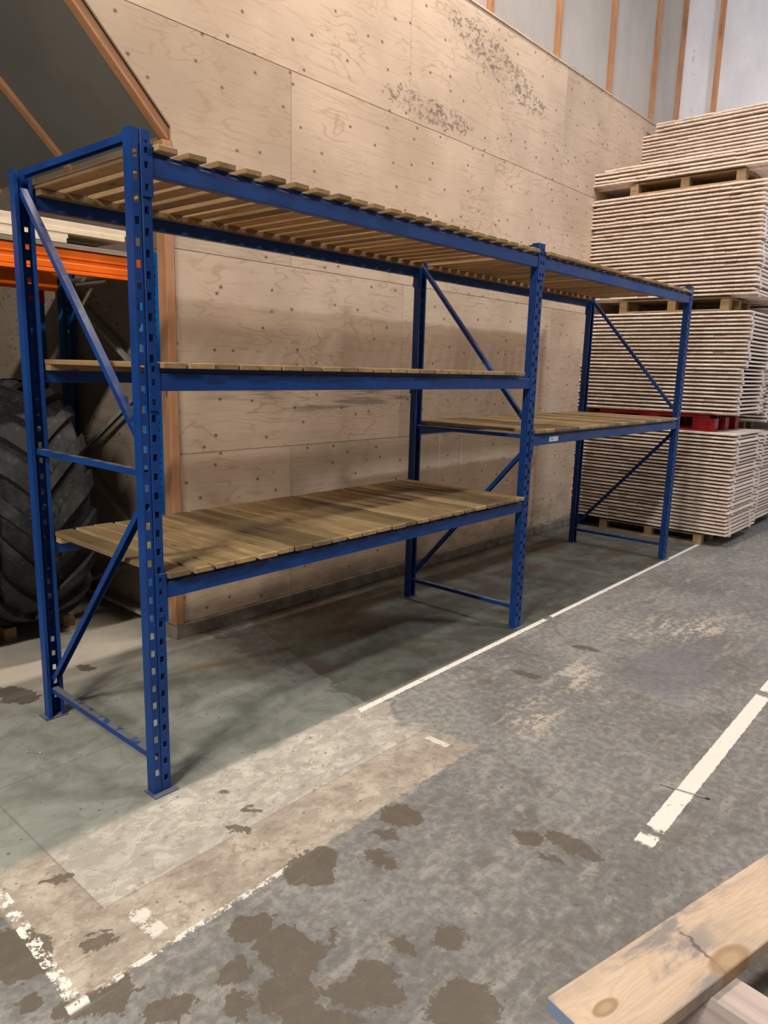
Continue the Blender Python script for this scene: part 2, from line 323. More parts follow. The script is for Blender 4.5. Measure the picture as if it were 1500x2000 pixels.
    sp = s.voro(v, 9, dim='2D')[0]
    sp = s.math('ADD', sp, s.math('MULTIPLY', s.math('SUBTRACT', n_mid, .5), -.4)); c = s.mix(s.ramp(sp, .0, .03, .7, 0), c, (.10, .085, .07))
    sp2 = s.voro(s.vmath('ADD', v, (3.3, 1.7, 0)), 5, dim='2D')[0]
    nc = s.noise(s.map(v, (1, 1.7, 1), (3, 9, 0), (0, 0, .6)), 26, 4, .7, .8); c = s.mix(s.math('MULTIPLY', s.ramp(nc, .72, .76, 0, .7), s.ramp(n_mid, .5, .62)), c, (.56, .52, .46))
    sc_ = s.noise(s.map(v, (1.5, 60, 1), (0, 0, 0), (0, 0, .75)), 1, 3, .5, .3); c = s.mix(s.math('MULTIPLY', s.ramp(sc_, .70, .74, 0, .35), s.ramp(n_lo, .45, .6)), c, (.45, .42, .38))
    rough = s.math('SUBTRACT', s.ramp(n_mid, .3, .7, .62, .8), s.math('MULTIPLY', stain, .18))
    return s.done(c, rough, s.math('ADD', n_hi, s.math('MULTIPLY', n_vhi, .4)), .22, .004)
FLOOR = mat_floor()
def mat_conc():
    s = NT('curb_concrete', .85); v = s.n('ShaderNodeNewGeometry').outputs['Position']
    n = s.noise(v, 8, 5, .65)
    return s.done(s.mix(s.ramp(n, .3, .7), (.17, .14, .11), (.32, .28, .23)), None, n, .4, .01)
CURB = mat_conc()
def mat_rubber():
    s = NT('dusty_black_rubber', .7); v = s.n('ShaderNodeNewGeometry').outputs['Position']
    n = s.noise(v, 5, 5, .65); n2 = s.noise(v, 40, 5, .7)
    c = s.mix(s.ramp(n, .45, .7), (.009, .009, .010), (.032, .031, .029))
    c = s.mix(s.ramp(n2, .60, .70, 0, .5), c, (.13, .125, .115))
    return s.done(c, None, n2, .4, .006)
RUBBER = mat_rubber()
def mat_flat(name, c, rough=.6, metal=0.0): return NT(name, rough, metal).done(c)
LABELM = mat_flat('paper_label', (.70, .72, .78)); INK = mat_flat('grey_print', (.30, .30, .32)); STEEL = mat_flat('bare_steel', (.45, .44, .42), .35, .9)
DARKM = mat_flat('dark_end_metal', (.03, .03, .03), .5); ENDPAINT = mat_flat('blue_grey_end_seal', (.20, .25, .36), .7)

# ------------------------------------------------------------------ mesh helpers
def bm_box(bm, x0, x1, y0, y1, z0, z1):
    v = [bm.verts.new(p) for p in ((x0,y0,z0),(x1,y0,z0),(x1,y1,z0),(x0,y1,z0),(x0,y0,z1),(x1,y0,z1),(x1,y1,z1),(x0,y1,z1))]
    for f in ((0,3,2,1),(4,5,6,7),(0,1,5,4),(1,2,6,5),(2,3,7,6),(3,0,4,7)): bm.faces.new([v[i] for i in f])
    return v
def bm_prism(bm, poly, axis, a0, a1):
    """poly: list of 2D points in the plane across axis ('x': y,z  'y': x,z  'z': x,y)"""
    def P(p, a): return {'x': (a, p[0], p[1]), 'y': (p[0], a, p[1]), 'z': (p[0], p[1], a)}[axis]
    A = [bm.verts.new(P(p, a0)) for p in poly]; B = [bm.verts.new(P(p, a1)) for p in poly]
    n = len(poly); bm.faces.new(A); bm.faces.new(B[::-1])
    for i in range(n): bm.faces.new((A[i], B[i], B[(i+1) % n], A[(i+1) % n]))
def obj(name, bm, mat, parent=None, bevel=0.0, smooth=False):
    bmesh.ops.recalc_face_normals(bm, faces=bm.faces)
    if bevel: bmesh.ops.bevel(bm, geom=[e for e in bm.edges if len(e.link_faces) == 2 and e.calc_face_angle(0) > .5], offset=bevel, segments=1, affect='EDGES', clamp_overlap=True)
    me = bpy.data.meshes.new(name); bm.to_mesh(me); bm.free()
    if smooth:
        for p in me.polygons: p.use_smooth = True
    me.materials.append(mat)
    o = bpy.data.objects.new(name, me); col.objects.link(o)
    if parent: o.parent = parent
    return o
def boxobj(name, dims, mat, parent=None, bevel=0.0):
    bm = bmesh.new(); bm_box(bm, *dims); return obj(name, bm, mat, parent, bevel)
def tag(o, label, cat, group=None, kind=None):
    if label: o['label'] = label
    if cat: o['category'] = cat
    if group: o['group'] = group
    if kind: o['kind'] = kind
    return o
def thing(name, label, cat, loc=(0, 0, 0), rot=(0, 0, 0), group=None):
    o = bpy.data.objects.new(name, None); col.objects.link(o); o.empty_display_size = .1
    o.location = loc; o.rotation_euler = rot; return tag(o, label, cat, group)
def struct(name, bm, mat, bevel=0.0):
    o = obj(name, bm, mat, None, bevel); o['kind'] = 'structure'; return o
def copy_thing(root, loc, rot=(0, 0, 0), label=None, group=None):
    r = root.copy(); col.objects.link(r); r.location = loc; r.rotation_euler = rot
    if label: r['label'] = label
    if group: r['group'] = group
    for ch in list(root.children):
        c = ch.copy(); col.objects.link(c); c.parent = r
        for g in list(ch.children):
            d = g.copy(); col.objects.link(d); d.parent = c
    return r

# ------------------------------------------------------------------ the setting
WY = 1.64                                  # face of the long plywood wall
bm = bmesh.new(); bm_box(bm, -9, 14, -9, 8, -.12, 0); struct('floor', bm, FLOOR)
# plywood sheets of the long wall; the left edge follows the stud, then the 45 degree rafter
bm = bmesh.new()
def lim(z): return max(1.235, 4.62-z) if z > 3.3 else 1.235
rows = [(.095, 1.304, [2.24, 4.91, 7.58]), (1.308, 2.651, [3.56, 6.23, 8.9]), (2.655, 3.996, [2.24, 4.91, 7.58]), (4.001, 5.185, [.89, 3.56, 6.23, 8.9])]
g = .0018
for z0, z1, seams in rows:
    xs = [None] + seams + [9.5]
    for a, b in zip(xs[:-1], xs[1:]):
        if a is None:
            if z0 > 3.9: poly = [(4.62-z0, z0), (b-g, z0), (b-g, z1), (4.62-z1, z1)]
            elif z1 > 3.9: poly = [(1.235, z0), (b-g, z0), (b-g, z1), (4.62-z1, z1), (1.235, 4.62-1.235)]
            else: poly = [(1.235, z0), (b-g, z0), (b-g, z1), (1.235, z1)]
        else:
            poly = [(a+g, z0), (b-g, z0), (b-g, z1), (a+g, z1)]
        bm_prism(bm, poly, 'y', WY-.018, WY)
struct('wall_rear', bm, PLY)
bm = bmesh.new(); bm_prism(bm, [(1.24, 0), (9.6, 0), (9.6, 5.16), (-.55, 5.16), (1.24, 3.38)], 'y', WY+.0005, WY+.05); struct('wall_rear_core', bm, DARKM)
bm = bmesh.new(); bm_box(bm, 1.14, 9.5, 1.575, WY+.1, 0, .09); struct('baseboard_rear', bm, CURB, .004)
bm = bmesh.new(); bm_prism(bm, [(-.60, 5.187), (9.5, 5.187), (9.5, 5.205), (-.62, 5.205)], 'y', WY-.03, WY+.09); struct('trim_1', bm, PLY)
bm = bmesh.new(); bm_prism(bm, [(-.62, 5.16), (9.55, 5.16), (9.55, 9.0), (-4.46, 9.0)], 'y', WY+.055, WY+.12); struct('wall_rear_upper', bm, GREYUP)
for i, x in enumerate([2.20, 3.48, 4.76, 6.04, 7.32, 8.60, 9.455]):
    bm = bmesh.new(); bm_box(bm, -.024, .024, 0, .055, 0, 3.8); o = struct('trim_%d' % (i+2), bm, RAFTER, .003); o.location = (x, WY, 5.205)
bm = bmesh.new(); bm_box(bm, 9.5, 9.6, -9, 1.8, 0, 9); struct('wall_right', bm, GREYBACK)
for i, y in enumerate([1.17, -.1, -1.37]):
    bm = bmesh.new(); bm_box(bm, 0, .06, -.03, .03, 0, 4.6); o = struct('trim_%d' % (i+10), bm, RAFTER, .003); o.location = (9.44, y, 4.4)
# recess on the left: side wall, far walls, stud, sloping ceiling with rafters
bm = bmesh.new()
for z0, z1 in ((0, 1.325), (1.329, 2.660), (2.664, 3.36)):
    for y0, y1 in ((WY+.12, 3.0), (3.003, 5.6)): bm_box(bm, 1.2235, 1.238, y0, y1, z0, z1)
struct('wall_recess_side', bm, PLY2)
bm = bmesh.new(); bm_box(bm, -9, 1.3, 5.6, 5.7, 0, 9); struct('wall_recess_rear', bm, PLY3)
bm = bmesh.new(); bm_box(bm, 1.155, 1.222, 1.60, 1.70, .09, 3.29); struct('trim_20', bm, RAFTER, .003)
bm = bmesh.new(); bm_box(bm, 1.222, 1.2335, 1.615, 1.66, .09, 3.30); struct('trim_21', bm, GREYW)
for i, y in enumerate((1.642, 2.92, 4.2)):
    bm = bmesh.new(); bm_box(bm, -.06, .0, 0, .07, -8.2, 0); o = struct('trim_%d' % (i+22), bm, RAFTER, .003)
    # local z runs down the slope: direction (1,0,-1)/sqrt2; local x is away from the room
    s2 = math.sqrt(.5)
    o.matrix_world = Matrix(((-s2, 0, s2, 1.22), (0, 1, 0, y), (-s2, 0, -s2, 3.30), (0, 0, 0, 1))) @ Matrix.Translation((-.005, 0, .03))
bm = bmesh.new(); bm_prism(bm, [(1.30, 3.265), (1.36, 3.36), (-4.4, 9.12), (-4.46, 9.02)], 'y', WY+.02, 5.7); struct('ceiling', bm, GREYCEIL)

# ------------------------------------------------------------------ blue pallet rack (racking with three upright frames)
PW, PD, H = .085, .055, 2.80
DR = 1.10
rack = thing('pallet_rack', 'blue steel pallet rack with perforated uprights standing along the plywood wall', 'rack', (0, 0, 0))
def upright_bm():
    """perforated upright, front plate on y=0, open towards +y; origin at front left foot"""
    bm = bmesh.new(); T = .003
    xs = [0, .009, .028, .0345, .0395, .0435, .053, .072, PW]
    ys = [0, 0, 0, 0, .006, .006, 0, 0, 0]
    ys = [0, 0, 0, 0, .005, 0, 0, 0, 0]
    xs = [0, .009, .028, .036, .0405, .045, .053, .072, PW]
    zs = {0.0, H}
    hl = [.025+.0813*k for k in range(0, 34)]; hr = [.068+.0813*k for k in range(0, 34)]
    hl = [z for z in hl if .03 < z < H-.03]; hr = [z for z in hr if z < H-.03]
    def strip(i, holes):
        cuts = [0.0]
        for z in holes: cuts += [z-.015, z+.015]
        cuts.append(H)
        for k in range(len(cuts)-1):
            if holes and k % 2 == 1: continue
            quad(i, cuts[k], cuts[k+1])
    def quad(i, z0, z1):
        a, b = (xs[i], ys[i]), (xs[i+1], ys[i+1])
        v = [bm.verts.new(p) for p in ((a[0], a[1], z0), (b[0], b[1], z0), (b[0], b[1], z1), (a[0], a[1], z1))]
        w_ = [bm.verts.new(p) for p in ((a[0], a[1]+T, z0), (b[0], b[1]+T, z0), (b[0], b[1]+T, z1), (a[0], a[1]+T, z1))]
        bm.faces.new(v); bm.faces.new(w_[::-1])
        for j in range(4): bm.faces.new((v[j], w_[j], w_[(j+1) % 4], v[(j+1) % 4]))
    for i in range(8): strip(i, hl if i == 1 else hr if i == 6 else [])
    # sides with small holes are left plain; they step in and end in return lips
    bm_box(bm, 0, T, T, PD, 0, H); bm_box(bm, PW-T, PW, T, PD, 0, H)
    bm_box(bm, T, .018, PD-T, PD, 0, H); bm_box(bm, PW-.018, PW-T, PD-T, PD, 0, H)
    return bm
up0 = obj('upright', upright_bm(), BLUE, rack)
bp0 = boxobj('base_plate', (-.014, PW+.022, -.032, PD+.012, 0, .005), BLUE, up0, .001)
first = True
XF = [0.0, 3.0717, 6.0437]
ups = []
for x in XF:
    for rear in (False, True):
        if first: u = up0; first = False
        else:
            u = up0.copy(); col.objects.link(u); u.parent = rack
            b = bp0.copy(); col.objects.link(b); b.parent = u
        u.location = (x+PW if rear else x, DR if rear else 0, 0); u.rotation_euler = (0, 0, PI if rear else 0)
def channel(p0, p1, wx=.034, h=.028, name='brace', parent=rack, mat=BLUE, openup=False):
    """C section between two points in a frame plane (x const); web on top, flanges hanging down"""
    p0, p1 = Vector(p0), Vector(p1); d = (p1-p0); L = d.length; d.normalize()
    xax = Vector((1, 0, 0)); n = xax.cross(d); 
    if n.z < 0: n = -n
    bm = bmesh.new(); t = .003
    bm_box(bm, -wx/2, wx/2, 0, L, -t, 0); bm_box(bm, -wx/2, -wx/2+t, 0, L, -h, -t); bm_box(bm, wx/2-t, wx/2, 0, L, -h, -t)
    o = obj(name, bm, mat, parent)
    M = Matrix((( 1, d.x, n.x, p0.x), (0, d.y, n.y, p0.y), (0, d.z, n.z, p0.z), (0, 0, 0, 1)))
    # right-handed check: x cross d = +-n
    if xax.cross(d).dot(n) < 0:
        M = Matrix(((-1, d.x, n.x, p0.x), (0, d.y, n.y, p0.y), (0, d.z, n.z, p0.z), (0, 0, 0, 1)))
    o.matrix_local = M; return o
for x in XF:
    cx = x+PW/2
    y0, y1 = .045, DR-.045
    channel((cx, y0, 2.795), (cx, y1, 2.795))
    channel((cx, y1-.01, 2.72), (cx, y0+.01, 1.60))
    channel((cx, y0, 1.475), (cx, y1, 1.475))
    channel((cx, y1-.01, .235), (cx, y0+.01, 1.36))
    channel((cx, y0, .172), (cx, y1, .172), .036)
def beam(x0, x1, zt, rear, label=None):
    """box beam with a ledge step; zt is the top of the tall face; hooked end connectors at both ends"""
    L = x1-x0; hgt = .070
    prof = [(-.004, 0), (-.004, -hgt), (.040, -hgt), (.040, .020), (.012, .020), (.012, 0)]
    bm = bmesh.new(); bm_prism(bm, prof, 'x', 0, L); b = obj('beam', bm, BLUE, rack, .002)
    for e in (0, 1):
        bm = bmesh.new()
        xa, xb = (-.042, .004) if e == 0 else (L-.004, L+.042)
        # face plate with punched hook windows
        zc0, zc1 = -.150, .045
        zz = [zc0, -.128, -.103, -.047, -.022, .008, .030, zc1]
        xm0, xm1 = (-.032, -.016) if e == 0 else (L+.016, L+.032)
        bm_box(bm, xa, xm0, -.009, -.001, zc0, zc1); bm_box(bm, xm1, xb, -.009, -.001, zc0, zc1)
        for k in range(0, 7, 2): bm_box(bm, xm0, xm1, -.009, -.001, zz[k], zz[k+1])
        xs_ = (.0005, .004) if e == 0 else (L-.004, L-.0005)
        bm_box(bm, xs_[0], xs_[1], -.001, .048, zc0, zc1)
        obj('end_connector', bm, BLUE, b)
    if rear: b.location = (x1, DR, zt); b.rotation_euler = (0, 0, PI)
    else: b.location = (x0, 0, zt)
    return b
bays = {1: (XF[0]+PW, XF[1]), 2: (XF[1]+PW, XF[2])}
ZL = [(1, 2.706), (2, 2.706), (1, 1.877), (1, .983), (2, 1.4625)]
for bay, zt in ZL:
    for rear in (False, True):
        b = beam(bays[bay][0], bays[bay][1], zt, rear)
        if bay == 2 and zt < 2 and not rear:
            lb = boxobj('label_sticker', (0, .135, -.0062, -.0045, -.052, -.016), LABELM, b); lb['label'] = 'small white paper label with faint grey print'; lb.location = (3.395-bays[2][0], 0, 0)
# printing on the label (unreadable grey marks, part of the label's face)
bm = bmesh.new()
for (xa, xb, za, zb) in ((.015, .022, -.030, -.022), (.025, .050, -.027, -.022), (.015, .019, -.044, -.034), (.024, .060, -.042, -.033)): bm_box(bm, xa, xb, -.0068, -.0062, za, zb)
pr = obj('label_print', bm, INK, lb)

# ------------------------------------------------------------------ slatted shelf decks
def deck(name, label, x0, x1, zbot, widths, gap, mat, ymin=-.035, ymax=1.085, th=.024, seed=1, zj=.0015):
    rnd = random.Random(seed)
    t = thing('slatted_shelf', label, 'shelf', (x0, 0, zbot), group=None)
    x = 0.0; L = x1-x0; k = 0
    for y in (.075, 1.028):
        bm = bmesh.new(); bm_box(bm, 0, L-.01, 0, .054, -.030, -.0008); o = obj('batten', bm, BATTEN, t, .001); o.location = (.005, y-.0275, 0)
    while True:
        wd = widths[k % len(widths)]*rnd.uniform(.97, 1.04)
        if x+wd > L: break
        ya = ymin+rnd.uniform(-.006, .006); yb = ymax+rnd.uniform(-.006, .006)
        bm = bmesh.new()
        n = 6; bow = rnd.uniform(-.003, .003); tw = rnd.uniform(-.0015, .0015)
        rings = []
        for i in range(n+1):
            f = i/n; y = ya+(yb-ya)*f; z = bow*0
            cz = rnd.uniform(-.0005, .0005)
            dx = bow*math.sin(PI*f)
            rings.append([bm.verts.new(q) for q in ((dx, y, 0), (wd+dx, y, 0), (wd+dx, y, th+tw*1+cz), (dx, y, th-tw+cz))])
        bm.faces.new(rings[0]); bm.faces.new(rings[-1][::-1])
        for a, b in zip(rings[:-1], rings[1:]):
            for i in range(4): bm.faces.new((a[i], b[i], b[(i+1) % 4], a[(i+1) % 4]))
        o = obj('slat', bm, mat, t, .0025); o.location = (x, 0, rnd.uniform(0, zj)); o.rotation_euler = (0, 0, rnd.uniform(-.003, .003))
        x += wd+gap*rnd.uniform(.6, 1.4); k += 1
    return t
deck('top', 'slatted wooden top shelf of the near bay with wide gaps, seen from below', .098, 3.066, 2.7275, [.090], .0445, SLAT_TOP, seed=3)
deck('top', 'slatted wooden top shelf of the far bay, nearest the stacked platforms', 3.166, 6.035, 2.7275, [.098], .032, SLAT_TOP, seed=4)
deck('mid', 'slatted wooden middle shelf of the near bay at eye level, seen edge-on', .094, 3.066, 1.8985, [.108, .125, .12], .012, SLAT_TOP, seed=5)
deck('low', 'slatted wooden lowest shelf of the near bay with brownish green boards', .094, 3.066, 1.0045, [.106, .096, .104, .116], .017, SLAT, seed=6)
deck('mid2', 'slatted wooden lower shelf of the far bay above the white label', 3.166, 6.035, 1.4845, [.118, .128], .010, SLAT, seed=8)

# ------------------------------------------------------------------ stacked slatted panels
PX, PY, PT = 1.13, 2.0, .0405
def make_panel(seed, label, group):
    rnd = random.Random(seed)
    t = thing('slatted_platform', label, 'platform', group=group)
    bm = bmesh.new(); y = 0; n = 17; wd = PY/n
    for i in range(n):
        dx = rnd.uniform(-.004, .004); dz = rnd.uniform(-.0008, .0008)
        if rnd.random() < .08: dx = rnd.uniform(.01, .02)
        bm_box(bm, dx, PX+rnd.uniform(-.004, .004), y+.0009, y+wd-.0009, .0210+dz, .0392+dz)
        y += wd
    obj('deck', bm, PANEL, t)
    for bx in (.13, .92):
        bm = bmesh.new(); bm_box(bm, bx, bx+.065, .004, PY-.004, 0, .0200); obj('batten', bm, PANEL, t)
    return t
ORD = ['first', 'second', 'third', 'fourth', 'fifth', 'sixth', 'seventh', 'eighth', 'ninth', 'tenth', 'eleventh', 'twelfth', 'thirteenth', 'fourteenth', 'fifteenth', 'sixteenth', 'seventeenth', 'eighteenth', 'nineteenth', 'twentieth', 'twenty-first', 'twenty-second', 'twenty-third', 'twenty-fourth', 'twenty-fifth', 'twenty-sixth', 'twenty-seventh', 'twenty-eighth']
protos = [make_panel(100+i, '', 'x') for i in range(5)]
used = set(); rnd = random.Random(5)
def pack(x, y, z0, z1, n, where, group, steps=None, jx=.010, jy=.016):
    pitch = (z1-z0)/n
    for k in range(n):
        fromtop = n-1-k
        lab = 'raw wood slatted platform, %s from top, %s' % (ORD[fromtop], where)
        pi_ = rnd.randrange(5); P = protos[pi_]
        dx, dy = (steps(k/n) if steps else (0, 0))
        loc = (x+dx+rnd.uniform(-jx, jx), y+dy+rnd.uniform(-jy, jy), z0+k*pitch)
        rot = (rnd.uniform(-.0002, .0002), 0, rnd.uniform(-.004, .004))
        if pi_ not in used:
            used.add(pi_); P.location = loc; P.rotation_euler = rot; P['label'] = lab; P['group'] = group
        else: copy_thing(P, loc, rot, lab, group)
SX, SY = 7.05, -.31
pack(SX, SY, .122, 1.310, 28, 'lowest pack beside the rack', 'platforms in the lowest near pack', lambda f: (.03-.03*f, .0+.02*f))
pack(SX, SY, 1.503, 2.646, 26, 'pack on the red pallet', 'platforms on the red pallet', lambda f: ((.0, .05) if f < .45 else (.05, .03)))
pack(SX, SY, 2.792, 3.966, 27, 'third pack up of near stack', 'platforms in the third near pack', lambda f: (.04*(1-f), .0))
pack(SX, SY, 4.095, 4.262, 4, 'thin pack crowning near stack', 'platforms crowning the near stack')
pack(SX+.05, SY-.16, 4.263, 4.304, 1, 'offset layer topping near stack', 'platforms crowning the near stack')
SX2, SY2 = 8.32, -.24
pack(SX2, SY2, .122, 1.250, 26, 'lowest pack of rear stack', 'platforms in the lowest far pack')
pack(SX2, SY2, 1.383, 2.590, 27, 'second pack of rear stack', 'platforms in the second far pack')
pack(SX2, SY2, 2.723, 3.900, 26, 'third pack of rear stack', 'platforms in the third far pack')
pack(SX2, SY2, 4.033, 4.980, 22, 'highest full pack of rear stack', 'platforms in the highest far pack')
pack(SX2, SY2-.30, 4.981, 5.113, 3, 'small shifted pile on rear stack', 'platforms in the small shifted pile', jx=.03)

def wood_pallet(loc, label, h=.12):
    t = thing('wooden_pallet', label, 'pallet', loc)
    hb = h-.04
    for x in (0, .34, .68):
        boxobj('bottom_board', (x, x+.10, 0, 1.26, 0, .018), PALLET, t)
        for y in (0, .585, 1.165):
            o = boxobj('block', (0, .10, 0, .095, 0, hb), PALLET, t, .002); o.location = (x, y, .0185)
    for y in (0, .585, 1.165): boxobj('stringer_board', (0, .78, y, y+.095, .019+hb, .029+hb), PALLET, t)
    for i in range(5):
        x = i*.17; o = boxobj('top_board', (0, .10, 0, 1.26, 0, h-.030-hb), PALLET, t); o.location = (x, 0, .0295+hb)
    return t
wood_pallet((SX+.03, -.045, 0), 'wooden pallet on the floor under the near stack of platforms')
wood_pallet((SX+.08, -.045, 2.648), 'wooden pallet above the pack that sits on the red pallet', .143)
wood_pallet((SX+.03, -.08, 3.968), 'wooden pallet under the thin tilted pack crowning the near stack', .126)
wood_pallet((SX2+.1, .1, 0), 'wooden pallet on the floor under the stack behind', .12)
wood_pallet((SX2+.1, .1, 1.252), 'wooden pallet above the lowest pack of the stack behind', .13)
wood_pallet((SX2+.1, .1, 2.592), 'wooden pallet above the second pack of the stack behind', .13)
wood_pallet((SX2+.1, .1, 3.902), 'wooden pallet under the highest full pack by the back wall', .13)
# red plastic pallet
t = thing('plastic_pallet', 'red plastic pallet between the two lower packs of the near stack', 'pallet', (SX+.12, -.02, 1.3115))
bm = bmesh.new()
for i in range(9): bm_box(bm, i*.105, i*.105+.09, 0, 1.45, .150, .186)
bm_box(bm, 0, .93, 0, .06, .150, .182); bm_box(bm, 0, .93, 1.39, 1.45, .150, .182)
obj('deck', bm, REDP, t, .003)
for x in (0, .39, .78):
    boxobj('runner', (x, x+.15, 0, 1.45, 0, .022), REDP, t, .003)
    for y in (0, .62, 1.20):
        o = boxobj('foot', (0, .15, 0, .25, 0, .127), REDP, t, .006); o.location = (x, y, .0225)

# ------------------------------------------------------------------ orange and bright blue rack in the recess
rk = thing('pallet_rack', 'orange beamed pallet rack with bright blue uprights in the dark recess', 'rack', (0, 0, 0))
def small_upright(x, y, front, mat):
    bm = bmesh.new(); h = 2.635; t_ = .004
    xs = [-.095+.095*i/8 for i in range(9)]
    # front plate y=0 with teardrop slots in two columns, sides with slots
    holes = [.05+.0565*k for k in range(45)]
    def plate(a0, a1, place, hw, cols):
        edges = sorted([a0, a1]+[c+s*hw for c in cols for s in (-1, 1)])
        for i in range(len(edges)-1):
            A, B = edges[i], edges[i+1]; mid = (A+B)/2
            if any(abs(mid-c) < hw for c in cols):
                z = 0
                for hz in holes: place(A, B, z, hz-.011); z = hz+.011
                place(A, B, z, h)
            else: place(A, B, 0, h)
    plate(-.095, 0, lambda A, B, z0, z1: bm_box(bm, A, B, 0, t_, z0, z1), .005, [-.073, -.022])
    plate(t_, .07, lambda A, B, z0, z1: bm_box(bm, -.095, -.095+t_, A, B, z0, z1), .0001, [])
    plate(t_, .07, lambda A, B, z0, z1: bm_box(bm, -t_, 0, A, B, z0, z1), .0001, [])
    u = obj('upright', bm, mat, rk); u.location = (x, y, 0)
    if not front: u.rotation_euler = (0, 0, PI); u.location = (x-.095, y, 0)
    bp = boxobj('base_plate', (-.107, .008, -.03, .10, 0, .006), GALV, u, .001); bp['label'] = 'galvanised foot plate'
    f = boxobj('foot_bracket', (-.100, .003, .071, .078, .006, .06), GALV, u); f['label'] = 'galvanised foot bracket'
    return u
for (x, m1, m2) in ((1.196, BRIGHT, NAVY), (-2.60, BRIGHT, NAVY)):
    small_upright(x, 1.765, True, m1); small_upright(x, 3.02, False, m2)
    cx = x-.048
    for (ya, za, yb, zb) in ((2.93, 2.42, 1.86, 1.82), (1.86, 1.78, 2.93, 1.18), (2.93, 1.14, 1.86, .60), (1.86, .56, 2.93, .15), (1.86, .10, 2.93, .10), (1.86, 2.52, 2.93, 2.52)):
        b = channel((cx, ya, za), (cx, yb, zb), .03, .03, 'brace', rk, GALV); b['label'] = 'galvanised brace'
for y, s in ((1.765, 1), (3.02, -1)):
    prof = [(0, 0), (0, .045), (.006, .050), (.006, .058), (0, .063), (0, .115), (.006, .120), (.006, .128), (0, .133), (0, .140), (.05, .140), (.05, 0)]
    prof = [(0, 0), (0, .018), (.005, .022), (0, .026), (0, .060), (.007, .064), (.007, .084), (0, .088), (0, .140), (.05, .140), (.05, 0)]
    bm = bmesh.new(); bm_prism(bm, [(y+s*(q[0]-.012), 2.432+q[1]) for q in prof], 'x', -2.60, 1.094); b = obj('beam', bm, ORANGE, rk, .001); b['label'] = 'orange ribbed steel beam'
    for xa in (1.094, -2.640):
        bb = boxobj('end_connector', (xa, xa+.040, y-.018*s, y-.002*s, 2.39, 2.60) if s > 0 else (xa, xa+.04, y+.002, y+.018, 2.39, 2.60), ORANGE, b, .001)
# boards lying across the orange beams
GZ = 2.5745
k = 0
GREYL = ['grey weathered plank along the front of the orange beam', 'grey weathered plank, second from the front on the orange rack', 'grey weathered plank, third from the front on the orange rack', 'grey weathered plank, fourth from the front on the orange rack', 'grey weathered plank at the rear of the orange rack']
for i, y in enumerate((1.74, 2.02, 2.30, 2.58, 2.84)):
    o = boxobj('grey_plank', (0, 3.4, 0, .20, 0, .028), GREYW, None, .002); o.location = (-2.42, y, GZ); tag(o, GREYL[i], 'plank', 'grey planks on the orange rack')
specs = []
for j, y in enumerate((1.738, 1.90, 2.06)):
    side = ['front', 'middle', 'rear'][j]
    z = GZ+.0285
    for q in range(4):
        x1 = .578 if q < 2 else .955
        th = .030 if q < 2 else .036
        o = boxobj('white_board', (0, 2.95, 0, .145, 0, th-.002), PLANKW, None, .002); o.location = (x1-2.95+(.012 if q % 2 else 0), y+(.004 if q % 2 else 0), z)
        tag(o, 'pale new board in the %s row on the orange rack, %s' % (side, ['at the bottom', 'second from the bottom', 'third from the bottom', 'on top'][q]), 'board', 'pale boards on the orange rack'); z += th-.0012

# blue profiles standing on end beside the rear upright with a red cap
t = thing('steel_profile', 'dark blue steel profile with a red cap standing in the recess corner', 'profile', (.935, 3.10, 0))
bm = bmesh.new(); bm_prism(bm, [(0, 0), (.035, 0), (.035, .012), (.05, .012), (.05, 0), (.10, 0), (.10, .06), (0, .06)], 'z', 0, 2.34); obj('profile_body', bm, NAVY, t)
c_ = boxobj('end_cap', (-.004, .104, -.004, .064, 2.3405, 2.44), REDP, t, .003); c_['label'] = 'red end cap'

